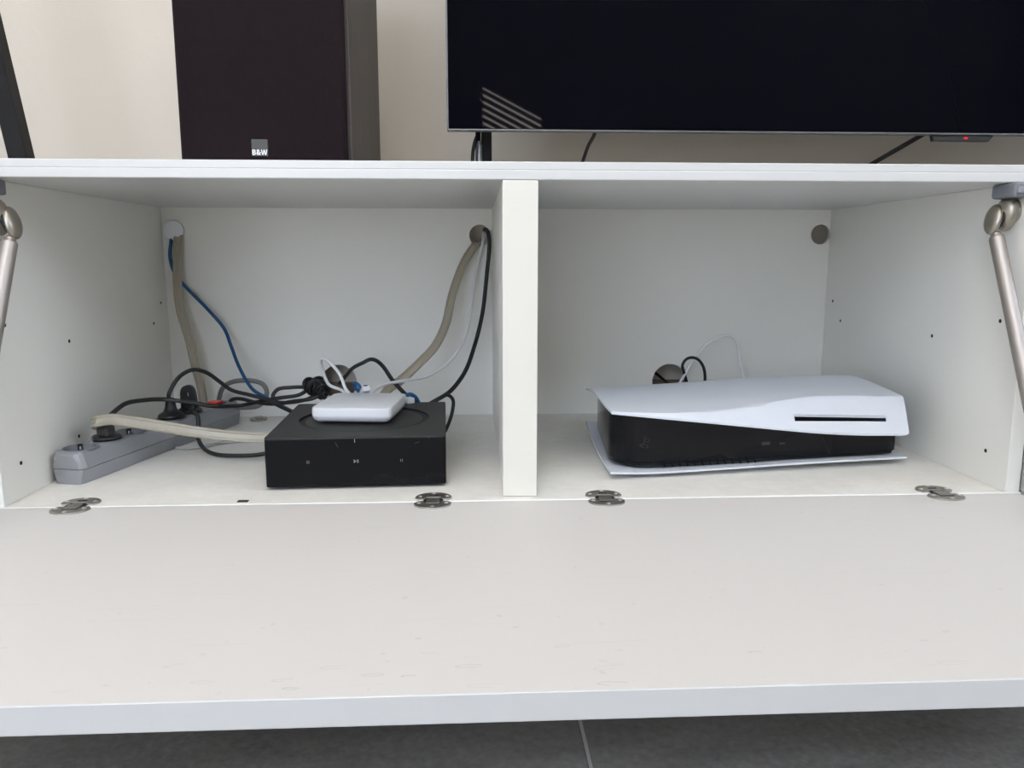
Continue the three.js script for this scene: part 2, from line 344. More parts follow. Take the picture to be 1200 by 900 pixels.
  // lid stays: a pad on the side panel, a shell-shaped rod end hooked over it, a tube down to the flap
  for (const k of [1, -1]) {
    const g = new THREE.Group(); g.name = 'lid_stay'; g.position.set(k > 0 ? XR : XL, S + 0.326, -0.036 + 0.25); c.add(g);
    if (k < 0) g.position.set(XL, S + 0.319, -0.031 + 0.25);
    const pad = new THREE.SphereGeometry(1, 32, 20).scale(0.0105, 0.0205, 0.0150).rotateX(0.25).translate(-k * 0.0085, 0.0005, 0.002);
    obj('mount', [pad, cyl(0.013, 0.014, 0.004).rotateZ(Math.PI / 2).translate(-k * 0.002, 0.003, 0.002)], M.nickel, g);
    const shell = new THREE.SphereGeometry(1, 32, 20).scale(0.0068, 0.0180, 0.0130).rotateX(-0.15).rotateZ(-k * 0.22).translate(-k * 0.0215, -0.0060, -0.001);
    obj('rod_end', shell, M.nickel, g);
    obj('groove', new THREE.TorusGeometry(0.0098, 0.0017, 10, 40).scale(1, 1.25, 1).rotateY(Math.PI / 2).rotateX(-0.15).rotateZ(-k * 0.22).translate(-k * 0.0178, -0.0045, 0.001), M.dark, g);
    const a = V(-k * 0.0205, -0.022, 0.004), b = V(-k * 0.0150, -0.316, 0.131), q = new THREE.Quaternion().setFromUnitVectors(V(0, 1, 0), b.clone().sub(a).normalize()), len = a.distanceTo(b);
    const tb = lathe([[0, 0], [0.0050, 0], [0.0058, 0.0012], [0.0058, 0.004], [0.0074, 0.005], [0.0082, 0.007], [0.0082, len - 0.02], [0.0060, len - 0.018], [0.0060, len - 0.002], [0, len - 0.002]]);
    tb.applyQuaternion(q).translate(a.x, a.y, a.z); obj('tube', tb, M.satin, g);
    obj('foot', bx(b.x - 0.009, b.x + 0.009, b.y - 0.0095, b.y + 0.004, b.z - 0.018, b.z + 0.018, 0.003), M.nickel, g);
    const br = new THREE.Group(); br.name = 'damper'; br.position.set(k > 0 ? XR : XL, S + H, 0.25); c.add(br);
    const w = k > 0 ? 0.022 : 0.012;
    obj('housing', bx(k > 0 ? -w : 0.0005, k > 0 ? -0.0005 : w, -0.0168, -0.0005, -0.045, -0.004, 0.003), M.greyPlastic, br);
    obj('piston', [cyl(0.0062, 0.0062, 0.012).rotateX(Math.PI / 2).translate(-k * 0.0055, -0.0085, 0.001), bx(k > 0 ? -0.019 : 0.003, k > 0 ? -0.011 : 0.010, -0.0130, -0.0055, -0.006, -0.001, 0.002)], M.stripGrey, br);
  }
}

// ------------------------------------------------------------------ on the cabinet: speaker, television, stand
const TOP = S + H + 0.0198;
{
  const w = 0.197, d = 0.300, h = 0.36;
  const t = thing('speaker', 'black loudspeaker with a dark cloth grille on the cabinet, left of the television', 'loudspeaker', [-0.2745, TOP, -0.245]);
  const wood = std({ map: rep(grainTex(512, [65, 57, 52], [[60, 3, 26, 1.1], [140, 6, 18, 7.7], [12, 2, 10, 3.2]]), 6, 3), roughness: 0.5 });
  const cloth = std({ map: rep(grainTex(256, [23, 14, 18], [[110, 110, 10, 2.2], [60, 8, 4, 4.4], [9, 9, 4, 8]]), 14), bumpMap: rep(grainTex(256, [128, 128, 128], [[120, 120, 90, 2.9]], false), 20), bumpScale: 0.0004, roughness: 0.95, specularIntensity: 0.5 });
  obj('enclosure', bx(-w / 2 - 0.001, w / 2 + 0.001, 0, h, -d / 2, d / 2 - 0.012, 0.0015), wood, t);
  obj('grille', bx(-w / 2 + 0.001, w / 2 - 0.003, 0.004, h - 0.004, d / 2 - 0.010, d / 2 + 0.004, 0.006), cloth, t);
  for (const [s, y] of [[-1, 0.03], [1, 0.03], [-1, 0.33], [1, 0.33]]) obj('grille_pin', cyl(0.004, 0.004, 0.010, 12).rotateX(Math.PI / 2), M.blackPlastic, t, [s * 0.08, y, d / 2 - 0.010]);
  const b = obj('badge', bx(-0.0093, 0.0093, -0.0095, 0.0095, 0, 0.0016, 0.0005), M.badge, t, [-0.0055, 0.0225, d / 2 + 0.0038]);
  const font = await new FontLoader().loadAsync('fonts/droid/droid_sans_bold.typeface.json');
  const tx = new TextGeometry('B&W', { font, size: 0.0054, depth: 0.0004, curveSegments: 6 }); tx.computeBoundingBox();
  tx.translate(-(tx.boundingBox.max.x + tx.boundingBox.min.x) / 2, 0, 0).scale(0.0172 / (tx.boundingBox.max.x - tx.boundingBox.min.x), 1.12, 1);
  obj('lettering', tx, M.badgeText, b, [0, -0.0082, 0.0016]);
}
{
  const x0 = -0.0660, x1 = 1.3605, y0 = 0.4440 + S - TOP, y1 = y0 + 0.825, cx = 0.6475;
  const t = thing('television', 'large flat black television with a thin grey rim, raised above the cabinet', 'television', [cx, TOP, -0.235]);
  const r = (g) => g.translate(-cx, 0, 0.235);
  obj('screen', r(bx(x0 + 0.0022, x1 - 0.0022, y0 + 0.0024, y1 - 0.002, -0.226, -0.2200, 0.0006)), M.screen, t);
  obj('rim', [r(bx(x0, x1, y0, y0 + 0.0024, -0.232, -0.2196, 0.0008)), r(bx(x0, x1, y1 - 0.002, y1, -0.232, -0.2196, 0.0008)), r(bx(x0, x0 + 0.0022, y0, y1, -0.232, -0.2196, 0.0008)), r(bx(x1 - 0.0022, x1, y0, y1, -0.232, -0.2196, 0.0008))], M.bezel, t);
  obj('back_shell', [r(bx(x0 + 0.001, x1 - 0.001, y0 + 0.001, y1 - 0.001, -0.2320, -0.2262, 0.001)), r(bx(x0 + 0.14, x1 - 0.14, y0 + 0.035, y0 + 0.45, -0.276, -0.2315, 0.008))], M.blackPlastic, t);
  // receiver hanging under the middle of the lower rim
  const s = new THREE.Shape([[-0.0432, 0], [0.0432, 0], [0.0375, -0.0068], [-0.0412, -0.0068]].map(([x, y]) => new THREE.Vector2(x, y)));
  const rg = new THREE.ExtrudeGeometry(s, { depth: 0.007, bevelEnabled: true, bevelSize: 0.0006, bevelThickness: 0.0006, bevelSegments: 2 }); rg.translate(0, y0 - 0.0006, 0.004);
  const rc = obj('receiver', rg, M.blackPlastic, t);
  obj('indicator_light', new THREE.SphereGeometry(0.0022, 16, 10).scale(1.4, 0.7, 0.4), M.led, rc, [0.004, y0 - 0.0040, 0.0117]);
  for (const k of [-1, 1]) {
    const f = new THREE.Group(); f.name = 'foot'; f.position.set(k * 0.6635, 0, -0.065); t.add(f);
    obj('post', bx(-0.0035, 0.0115, 0.006, y0 + 0.12, -0.006, 0.0060, 0.001), M.blackMetal, f);
    obj('post', bx(-0.0118, -0.0042, 0.006, y0 + 0.10, -0.004, 0.004, 0.001), M.blackMetal, f);
    obj('sleeve', lathe([[0, 0.02], [0.0040, 0.02], [0.0040, y0 - 0.008], [0.0022, y0 - 0.003], [0, y0 - 0.003]], 20), M.silver, f, [-0.0062, 0, 0.008]);
    obj('sole', bx(-0.012, 0.012, 0, 0.006, -0.12, 0.14, 0.002), M.blackMetal, f);
  }
}
{
  const t = thing('metal_stand', 'black metal stand with a leaning leg, far left on the cabinet top', 'stand', [-0.80, TOP, -0.30]);
  const bar = (x0, x1, y1, w) => { const s = new THREE.Shape([[x0, 0], [x0 + w, 0], [x1 + w, y1], [x1, y1]].map(([x, y]) => new THREE.Vector2(x, y))); const g = new THREE.ExtrudeGeometry(s, { depth: 0.022, bevelEnabled: true, bevelSize: 0.0006, bevelThickness: 0.0006, bevelSegments: 2 }); g.translate(0, 0, -0.022); return g; };
  obj('leg', bar(0.1215, 0.0515, 0.48, 0.0245), M.blackMetal, t);
  obj('leg', bar(-0.146, -0.076, 0.48, 0.0245), M.blackMetal, t);
  obj('crossbar', bx(-0.076, 0.076, 0.470, 0.488, -0.022, 0, 0.001), M.blackMetal, t);
  obj('base_bar', bx(-0.146, 0.134, 0, 0.0365, -0.030, -0.0225, 0.001), M.blackMetal, t);
}

// ------------------------------------------------------------------ left compartment: amplifier, box on it, socket strip
{
  const t = thing('amplifier', 'flat square black amplifier with a round groove, under the white box', 'amplifier', [-0.1786, S, -0.1643], 0.035);
  const w = 0.1065, d = 0.1105, h0 = 0.0042, h1 = 0.064;
  // body, slightly narrower below, with a sunken round groove
  const s = new THREE.Shape(), rr = 0.0035;
  s.moveTo(-w + rr, -d); s.lineTo(w - rr, -d); s.quadraticCurveTo(w, -d, w, -d + rr); s.lineTo(w, d - rr); s.quadraticCurveTo(w, d, w - rr, d); s.lineTo(-w + rr, d); s.quadraticCurveTo(-w, d, -w, d - rr); s.lineTo(-w, -d + rr); s.quadraticCurveTo(-w, -d, -w + rr, -d);
  const side = new THREE.ExtrudeGeometry(s, { depth: h1 - h0 - 0.0032, bevelEnabled: true, bevelSize: 0.0009, bevelThickness: 0.0009, bevelSegments: 2, curveSegments: 6 });
  side.rotateX(-Math.PI / 2).translate(0, h0 + 0.0009, 0);
  const dust = canvasTex(1024, 1024, (g, W, Hh) => {
    g.fillStyle = 'rgb(13,13,15)'; g.fillRect(0, 0, W, Hh);
    for (let i = 0; i < 500; i++) { const x = rnd() * W, y = rnd() * Hh; g.fillStyle = `rgba(120,120,120,${rnd() * 0.22})`; g.fillRect(x, y, 1 + rnd() * 2, 1 + rnd() * 2); }
    const px = (m) => (m + 0.1065) / 0.213 * W, py = (y) => Hh - y / 0.213 * Hh;                   // metres on the front to pixels
    for (let i = 0; i < 420; i++) { const u = rnd(), x = 0.02 + 0.085 * u, y = 0.012 + 0.004 * Math.sin(u * 9) + (rnd() - 0.5) * 0.006; g.fillStyle = `rgba(170,170,170,${rnd() * 0.45})`; g.fillRect(px(x), py(y), 1 + rnd() * 2.5, 1 + rnd() * 2); }
    g.strokeStyle = 'rgba(170,170,168,0.65)'; g.lineWidth = 2;
    for (const [x, y, a, b] of [[-0.001, 0.063, -0.001, 0.058], [-0.024, 0.058, -0.021, 0.052], [0.082, 0.066, 0.088, 0.061], [0.088, 0.066, 0.084, 0.062], [0.070, 0.055, 0.076, 0.057]]) { g.beginPath(); g.moveTo(px(x), py(y)); g.lineTo(px(a), py(b)); g.stroke(); }
  });
  const am = std({ color: 0xffffff, map: dust, roughness: 0.5, specularIntensity: 0.28 });
  dust.repeat.set(1 / 0.213, 1 / 0.213); dust.offset.set(0.5, 0);
  obj('casing', metres(side), am, t);
  // top plate with round hole, groove ring and the round lid inside
  const R = 0.0855; const hole = new THREE.Path(); hole.absarc(0, 0, R, 0, Math.PI * 2, true); const s2 = s.clone(); s2.holes = [hole];
  const tp = new THREE.ExtrudeGeometry(s2, { depth: 0.0022, bevelEnabled: true, bevelSize: 0.0007, bevelThickness: 0.0007, bevelSegments: 2, curveSegments: 64 });
  tp.rotateX(-Math.PI / 2).translate(0, h1 - 0.0023, 0); obj('top_plate', metres(tp), M.ampTop, t);
  obj('round_lid', lathe([[0, 0.0024], [0.060, 0.0022], [0.0760, 0.0014], [0.0786, 0.0006], [0.0794, -0.0016]], 96), M.ampTop, t, [0, h1 - 0.0026, 0]);
  obj('groove', new THREE.RingGeometry(0.076, 0.0868, 96).rotateX(-Math.PI / 2), M.dark, t, [0, h1 - 0.00205, 0]);
  obj('foot', cyl(0.088, 0.088, 0.005, 64), M.dark, t, [0, 0.0025, 0]);
  const fz = d + 0.0010;
  const ic = (x, list) => { const g = list.map(([a, b, w2, h2]) => bx(a - w2, a + w2, b - h2, b + h2, 0, 0.0003, 0)); obj('touch_icon', g, M.icon, t, [x, 0.0345, fz]); };
  ic(-0.0565, [[0, 0.0011, 0.0016, 0.0003], [0, -0.0011, 0.0016, 0.0003], [-0.0015, 0, 0.0003, 0.0011]]);
  ic(0.0540, [[-0.0010, 0, 0.0003, 0.0016], [0.0010, 0, 0.0003, 0.0016]]);
  const tri = new THREE.Shape([[-0.0030, 0.0022], [0.0002, 0], [-0.0030, -0.0022], [-0.0025, 0]].map(([x, y]) => new THREE.Vector2(x, y)));
  obj('touch_icon', [new THREE.ExtrudeGeometry(tri, { depth: 0.0003, bevelEnabled: false }), bx(0.0010, 0.0016, -0.0020, 0.0020, 0, 0.0003, 0), bx(0.0022, 0.0028, -0.0020, 0.0020, 0, 0.0003, 0)], M.icon, t, [0, 0.0345, fz]);
  obj('touch_light', bx(-0.0004, 0.0004, -0.002, 0.002, 0, 0.0003, 0), M.icon, t, [-0.001, 0.0595, fz]);
}
{
  const t = thing('network_box', 'small rounded white box lying on top of the black amplifier', 'box', [-0.1855, S + 0.0645, -0.1825], -0.105);
  const w = 0.0525, d = 0.0585, r = 0.011;
  const outline = (ww, dd, rad) => { const pts = []; for (let q = 0; q < 4; q++) for (let i = 0; i <= 10; i++) { const a = (q + i / 10) * Math.PI / 2, sx = q === 0 || q === 3 ? 1 : -1, sz = q < 2 ? 1 : -1; pts.push([sx * (ww - rad) + rad * Math.cos(a), sz * (dd - rad) + rad * Math.sin(a)]); } return pts; };
  const levels = [[0.0016, 0.0072], [0.0026, 0.0046], [0.0048, 0.0022], [0.0080, 0.0006], [0.0110, 0], [0.0165, 0.0001], [0.0195, 0.0006], [0.0208, 0.0016], [0.0213, 0.0034]];
  const P = [], I = []; let m = 0;
  for (const [y, ins] of levels) { const o = outline(w - ins, d - ins, Math.max(0.004, r - ins * 0.5)); m = o.length; for (const [x, z] of o) P.push(x, y, z); }
  for (let k = 0; k < levels.length - 1; k++) for (let i = 0; i < m; i++) { const a = k * m + i, b = k * m + (i + 1) % m; I.push(a, a + m, b, b, a + m, b + m); }
  const c0 = P.length / 3; P.push(0, levels[0][0], 0, 0, 0.0213, 0); const last = (levels.length - 1) * m;
  for (let i = 0; i < m; i++) { I.push(c0, i, (i + 1) % m); I.push(c0 + 1, last + (i + 1) % m, last + i); }
  const g = new THREE.BufferGeometry(); g.setAttribute('position', new THREE.Float32BufferAttribute(P, 3)); g.setIndex(I); g.setAttribute('uv', new THREE.Float32BufferAttribute(new Float32Array(P.length / 3 * 2), 2)); 
  obj('shell', toCreasedNormals(g, 0.6), M.whitePlastic, t);
  for (const [a, b] of [[-1, -1], [1, -1], [-1, 1], [1, 1]]) obj('rubber_foot', cyl(0.005, 0.005, 0.002, 20), M.greyPlastic, t, [a * 0.035, 0.0010, b * 0.040]);
  for (const x of [-0.030, -0.010, 0.012, 0.032]) obj('port', bx(-0.006, 0.006, 0.005, 0.015, -0.0006, 0.002, 0.0005), M.dark, t, [x, 0, -d]);
}
const stripAxis = Math.atan2(0.235, 0.972);           // the strip leans to the right on its way to the back
let stripTop;
{
  const L = 0.372, W = 0.0235, t = thing('power_strip', 'long grey power strip with round sockets lying along the left inner side of the cabinet', 'power strip', [-0.5337, S, -0.0895], -stripAxis);
  // local: length runs along -z, cross-section in x and y, ends closed by tapered caps
  const sec = (y0, y1, ins) => [[-W + 0.0035 + ins, y0], [W - 0.0035 - ins, y0], [W - ins, y1], [-W + ins, y1]];
  const hull = (secs) => { const P = [], I = [], m = secs[0].p.length; for (const q of secs) for (const [x, y] of q.p) P.push(x, y, q.z); for (let k = 0; k < secs.length - 1; k++) for (let i = 0; i < m; i++) { const a = k * m + i, b = k * m + (i + 1) % m; I.push(a, b, a + m, b, b + m, a + m); } for (let i = 1; i < m - 1; i++) { I.push(0, i + 1, i); const z = (secs.length - 1) * m; I.push(z, z + i, z + i + 1); } const g = new THREE.BufferGeometry(); g.setAttribute('position', new THREE.Float32BufferAttribute(P, 3)); g.setIndex(I); g.setAttribute('uv', new THREE.Float32BufferAttribute(new Float32Array(P.length / 3 * 2), 2)); return toCreasedNormals(g, 0.42); };
  const low = (i) => [[-W + 0.0042 + i, 0.0004], [W - 0.0042 - i, 0.0004], [W - 0.0010 - i, 0.0150], [W - i, 0.0188], [-W + i, 0.0188], [-W + 0.0010 + i, 0.0150]];
  const up = (i, dy) => [[-W + i, 0.0195], [W - i, 0.0195], [W - 0.0006 - i, 0.026], [W - 0.0044 - i, 0.0378 - dy], [W - 0.0075 - i, 0.0400 - dy], [-W + 0.0075 + i, 0.0400 - dy], [-W + 0.0044 + i, 0.0378 - dy], [-W + 0.0006 + i, 0.026]];
  obj('base', hull([{ z: 0.000, p: low(0.006) }, { z: -0.0030, p: low(0.0022) }, { z: -0.0080, p: low(0) }, { z: -L + 0.008, p: low(0) }, { z: -L + 0.003, p: low(0.0022) }, { z: -L, p: low(0.006) }]), M.stripGrey, t);
  const coverGeo = hull([{ z: 0.000, p: up(0.0062, 0.004) }, { z: -0.0028, p: up(0.0024, 0.0015) }, { z: -0.0075, p: up(0, 0) }, { z: -L + 0.0075, p: up(0, 0) }, { z: -L + 0.0028, p: up(0.0024, 0.0015) }, { z: -L, p: up(0.0062, 0.004) }]);
  // round wells cut into the cover
  const ev = new Evaluator(); ev.useGroups = false; ev.attributes = ['position', 'normal', 'uv'];
  let cb = new Brush(coverGeo); cb.updateMatrixWorld();
  for (const k of [0, 2, 3]) { const hb = new Brush(cyl(0.0192, 0.0186, 0.026, 48)); hb.position.set(0, 0.0405, -0.0275 - 0.0465 * k); hb.updateMatrixWorld(); cb = ev.evaluate(cb, hb, SUBTRACTION); cb.updateMatrixWorld(); }
  obj('cover', cb.geometry, M.stripGrey, t);
  const wellOf = (deep) => lathe(deep ? [[0.0210, 0.0001], [0.0203, 0.0008], [0.0196, 0.0008], [0.0190, 0.0001], [0.0183, -0.0110], [0, -0.0110]].reverse() : [[0.0210, 0.0001], [0.0203, 0.0008], [0.0196, 0.0008], [0.0192, 0.0001], [0, 0.0001]].reverse(), 48);
  const contact = bx(-0.0030, 0.0030, -0.0100, 0.0012, -0.0014, 0.0014, 0.0004), clip = bx(-0.0010, 0.0010, -0.0085, -0.0020, -0.0014, 0.0014, 0.0003);
  for (let k = 0; k < 6; k++) {
    const z = -0.0275 - 0.0465 * k, so = obj('socket', wellOf(k !== 1 && k < 4), M.stripInner, t, [0, 0.0400, z], [0, 0.74, 0]);
    if (k < 4) { for (const e of [-1, 1]) { obj('earth_contact', contact, M.dark, so, [0, 0, e * 0.0172]); obj('earth_contact', clip, M.screw, so, [0, 0, e * 0.0155]); } }
    for (const e of [-1, 1]) obj('pin_hole', cyl(0.0024, 0.0024, 0.0008, 16), M.dark, so, [e * 0.0095, -0.0108, 0]);
  }
  obj('switch', [bx(-0.0120, 0.0120, 0.0398, 0.0415, -0.345, -0.315, 0.0008)], M.blackPlastic, t);
  obj('rocker', [bx(-0.0095, 0.0095, 0.0405, 0.0450, -0.341, -0.319, 0.0020).rotateX(0).translate(0, 0, 0)], M.red, t);
  t.updateMatrixWorld(true);
  stripTop = (k, y = 0.0405, x = 0) => t.localToWorld(V(x, y, -0.0275 - 0.0465 * k)).toArray();
}
const up = (pts) => pts.map(([x, y, z]) => [x, y + S, z]);
// a cable that is one tube, its origin at its first point
function cord(name, label, pts, r, mat, category = 'cable', group) {
  const q = up(pts), o = q[0], t = obj(name, tube(q.map((p) => p.map((v, i) => v - o[i])), r), mat, null, o);
  return tag(t, label, category, group);
}
function cordIn(t, pts, r, mat, name = 'cord') { const o = t.position; return obj(name, tube(up(pts).map(([x, y, z]) => [x - o.x, y - o.y, z - o.z]), r), mat, t); }
// flat clear two-core cable: a web and two round cores
function flatCable(label, pts, facing) {
  const q = up(pts), o = q[0], loc = q.map((p) => p.map((v, i) => v - o[i])), n = pts.length * 9;
  const t = thing('flat_cable', label, 'cable', o);
  const prof = [];
  for (let i = 0; i <= 10; i++) { const a = -Math.PI * 0.88 + Math.PI * 1.76 * i / 10; prof.push([0.0052 + 0.0024 * Math.cos(a), 0.0024 * Math.sin(a)]); }
  for (let i = 0; i <= 10; i++) { const a = Math.PI * 0.12 + Math.PI * 1.76 * i / 10; prof.push([-0.0052 + 0.0024 * Math.cos(a), 0.0024 * Math.sin(a)]); }
  obj('jacket', sweep(loc, facing, prof, n), M.clearPvc, t);
  for (const e of [-1, 1]) obj('core', sweep(loc, facing, ring(0.0012, 8, e * 0.0052), n), M.core, t);
  return t;
}
flatCable('flat clear two-core cable hanging from the white-capped hole down the left corner', [[-0.530, 0.320, -0.512], [-0.529, 0.312, -0.497], [-0.528, 0.302, -0.490], [-0.529, 0.237, -0.480], [-0.525, 0.195, -0.472], [-0.510, 0.138, -0.465], [-0.502, 0.095, -0.462], [-0.498, 0.058, -0.470], [-0.497, 0.012, -0.478]], [0, 0, 1]);
flatCable('flat clear two-core cable curving from the hole beside the divider down behind the amplifier', [[-0.022, 0.305, -0.515], [-0.024, 0.303, -0.500], [-0.030, 0.296, -0.490], [-0.046, 0.272, -0.480], [-0.068, 0.215, -0.460], [-0.079, 0.167, -0.440], [-0.096, 0.133, -0.420], [-0.120, 0.109, -0.390], [-0.147, 0.087, -0.350], [-0.165, 0.076, -0.325], [-0.178, 0.055, -0.300], [-0.182, 0.040, -0.283]], [-0.25, 0.1, 1]);
flatCable('flat clear two-core cable crossing in front of the power strip to the amplifier', [[-0.526, 0.062, -0.152], [-0.523, 0.066, -0.142], [-0.515, 0.069, -0.137], [-0.507, 0.070, -0.142], [-0.499, 0.0695, -0.147], [-0.486, 0.067, -0.150], [-0.456, 0.060, -0.157], [-0.395, 0.046, -0.168], [-0.346, 0.040, -0.168], [-0.312, 0.038, -0.170], [-0.288, 0.038, -0.172]], [0.1, 0.35, 1]);
cord('network_cable', 'dark blue network cable hanging from the white-capped hole to behind the amplifier', [[-0.541, 0.318, -0.512], [-0.541, 0.312, -0.500], [-0.541, 0.302, -0.495], [-0.543, 0.279, -0.492], [-0.538, 0.254, -0.491], [-0.524, 0.233, -0.490], [-0.487, 0.194, -0.485], [-0.456, 0.158, -0.478], [-0.443, 0.130, -0.468], [-0.426, 0.096, -0.450], [-0.401, 0.062, -0.430], [-0.373, 0.050, -0.410], [-0.335, 0.038, -0.380], [-0.308, 0.034, -0.350], [-0.270, 0.034, -0.310], [-0.255, 0.034, -0.279]], 0.0029, M.blueCord);
// plugs
const plugShape = lathe([[0, 0.030], [0.0052, 0.030], [0.0062, 0.028], [0.0080, 0.016], [0.0105, 0.010], [0.0170, 0.0065], [0.0186, 0.0040], [0.0186, 0], [0, 0]]);
{
  const a = stripTop(1), t = thing('power_cable', 'black power cable arching low from the plug under the clear flat cable bend', 'power cable', a, -stripAxis);
  obj('plug', lathe([[0, 0.0052], [0.0165, 0.0052], [0.0186, 0.0034], [0.0186, 0], [0, 0]]), M.blackPlastic, t);
  obj('plug_body', [bx(-0.0085, 0.0085, 0.004, 0.0175, -0.0085, 0.0085, 0.003), bx(-0.0062, 0.0062, 0.0165, 0.0240, -0.006, 0.006, 0.002)], M.greyPlug, t);
  const o = t.position; t.updateMatrixWorld(true);
  const w = up([[-0.520, 0.055, -0.160], [-0.517, 0.066, -0.168], [-0.511, 0.0735, -0.178], [-0.505, 0.0805, -0.200], [-0.495, 0.080, -0.225], [-0.477, 0.077, -0.250], [-0.444, 0.071, -0.260], [-0.413, 0.063, -0.270], [-0.391, 0.057, -0.300], [-0.379, 0.053, -0.340], [-0.365, 0.054, -0.360], [-0.339, 0.056, -0.375], [-0.314, 0.059, -0.380], [-0.300, 0.066, -0.385]]).map((p) => t.worldToLocal(V(...p)).toArray());
  obj('cord', tube(w, 0.0031), M.blackCord, t);
}
{
  const a = stripTop(4), t = thing('power_cable', 'black power cable rising in a high arch from the cone-shaped plug', 'power cable', a);
  obj('plug', plugShape, M.blackPlastic, t);
  cordIn(t, [[a[0], a[1] - S + 0.027, a[2]], [-0.4795, 0.078, -0.283], [-0.473, 0.094, -0.290], [-0.465, 0.105, -0.300], [-0.451, 0.111, -0.310], [-0.436, 0.105, -0.320], [-0.421, 0.090, -0.330], [-0.407, 0.075, -0.340], [-0.382, 0.065, -0.350], [-0.358, 0.057, -0.355], [-0.337, 0.050, -0.340], [-0.310, 0.042, -0.320], [-0.292, 0.036, -0.290], [-0.280, 0.034, -0.280]], 0.0030, M.blackCord);
}
{
  const a = stripTop(5), t = thing('power_cable', 'black power cable with a ring-handled plug beside the red switch', 'power cable', a, -stripAxis + 0.25);
  obj('plug', lathe([[0, 0.0075], [0.0120, 0.0075], [0.0165, 0.0050], [0.0186, 0.0034], [0.0186, 0], [0, 0]]), M.blackPlastic, t);
  // upright ring handle
  const s = new THREE.Shape(); s.moveTo(-0.0105, 0); s.lineTo(-0.0105, 0.022); s.quadraticCurveTo(-0.0105, 0.036, 0, 0.036); s.quadraticCurveTo(0.0085, 0.036, 0.0095, 0.022); s.lineTo(0.0120, 0); s.closePath();
  const h = new THREE.Path(); h.absellipse(-0.001, 0.0225, 0.0024, 0.0062, 0, Math.PI * 2, true); s.holes.push(h);
  const hg = new THREE.ExtrudeGeometry(s, { depth: 0.008, bevelEnabled: true, bevelSize: 0.0012, bevelThickness: 0.0012, bevelSegments: 3 }); hg.translate(0, 0.005, -0.004);
  obj('handle', hg, M.blackPlastic, t);
  const w = up([[a[0] + 0.006, a[1] - S + 0.010, a[2] + 0.004], [-0.440, 0.056, -0.262], [-0.4290, 0.052, -0.252], [-0.4265, 0.038, -0.246], [-0.425, 0.022, -0.238], [-0.413, 0.010, -0.225], [-0.395, 0.005, -0.214], [-0.365, 0.0045, -0.206], [-0.325, 0.008, -0.200], [-0.290, 0.020, -0.200]]); t.updateMatrixWorld(true);
  obj('cord', tube(w.map((p) => t.worldToLocal(V(...p)).toArray()), 0.0029), M.blackCord, t);
}
cord('power_strip_lead', 'thick grey lead looping up in a bend behind the back end of the power strip', [[-0.452, 0.030, -0.452], [-0.446, 0.030, -0.440], [-0.414, 0.031, -0.425], [-0.387, 0.036, -0.415], [-0.379, 0.044, -0.420], [-0.377, 0.056, -0.430], [-0.386, 0.068, -0.440], [-0.406, 0.073, -0.445], [-0.436, 0.071, -0.450], [-0.462, 0.056, -0.470], [-0.478, 0.020, -0.485]], 0.0040, M.greyCord);
cord('thin_grey_cable', 'thin pale grey cable lying on the shelf between power strip and amplifier', [[-0.466, 0.003, -0.262], [-0.452, 0.003, -0.258], [-0.430, 0.003, -0.268], [-0.411, 0.003, -0.290], [-0.387, 0.003, -0.300], [-0.355, 0.003, -0.305], [-0.310, 0.003, -0.300], [-0.270, 0.012, -0.290]], 0.0024, M.paleCord);
// knot of bundled black cable
{
  const t = thing('cable_bundle', 'tight knot of coiled black cable between the power strip cables and the round hole', 'cable bundle', [-0.287, S + 0.072, -0.385]);
  const loops = [];
  for (let k = 0; k < 15; k++) {
    const pts = [], ax = 0.0100 + 0.0055 * rnd(), ay = 0.0095 + 0.004 * rnd(), rot = (rnd() - 0.5) * 2.4, tilt = (rnd() - 0.5) * 2.0, turn = (rnd() - 0.5) * 2.2, ox = (rnd() - 0.42) * 0.020, oy = -0.35 * ox + (rnd() - 0.5) * 0.009;
    for (let i = 0; i < 12; i++) { const a = i / 12 * Math.PI * 2, p = V(ax * Math.cos(a), ay * Math.sin(a), 0).applyEuler(new THREE.Euler(tilt, turn, rot)); pts.push(V(p.x + ox, p.y + oy, p.z)); }
    loops.push(new THREE.TubeGeometry(new THREE.CatmullRomCurve3(pts, true), 48, 0.0026, 8));
  }
  obj('coil', loops, M.blackCord, t);
  obj('tie', new THREE.TorusGeometry(0.011, 0.002, 8, 24).rotateY(1.2), M.blackPlastic, t, [0.004, -0.003, 0.002]);
  cordIn(t, [[-0.290, 0.068, -0.380], [-0.304, 0.070, -0.390], [-0.330, 0.069, -0.395], [-0.350, 0.066, -0.395], [-0.3575, 0.056, -0.392], [-0.352, 0.0475, -0.388], [-0.330, 0.046, -0.386], [-0.300, 0.052, -0.382], [-0.285, 0.060, -0.382]], 0.0031, M.blackCord);
  cordIn(t, [[-0.270, 0.064, -0.375], [-0.290, 0.055, -0.370], [-0.321, 0.0495, -0.378], [-0.354, 0.044, -0.384], [-0.387, 0.046, -0.392], [-0.410, 0.049, -0.404], [-0.432, 0.045, -0.425], [-0.448, 0.030, -0.455], [-0.455, 0.008, -0.470]], 0.0031, M.blackCord);
  cordIn(t, [[-0.282, 0.066, -0.372], [-0.262, 0.055, -0.350], [-0.250, 0.052, -0.320], [-0.240, 0.042, -0.290]], 0.0032, M.blackCord);
}
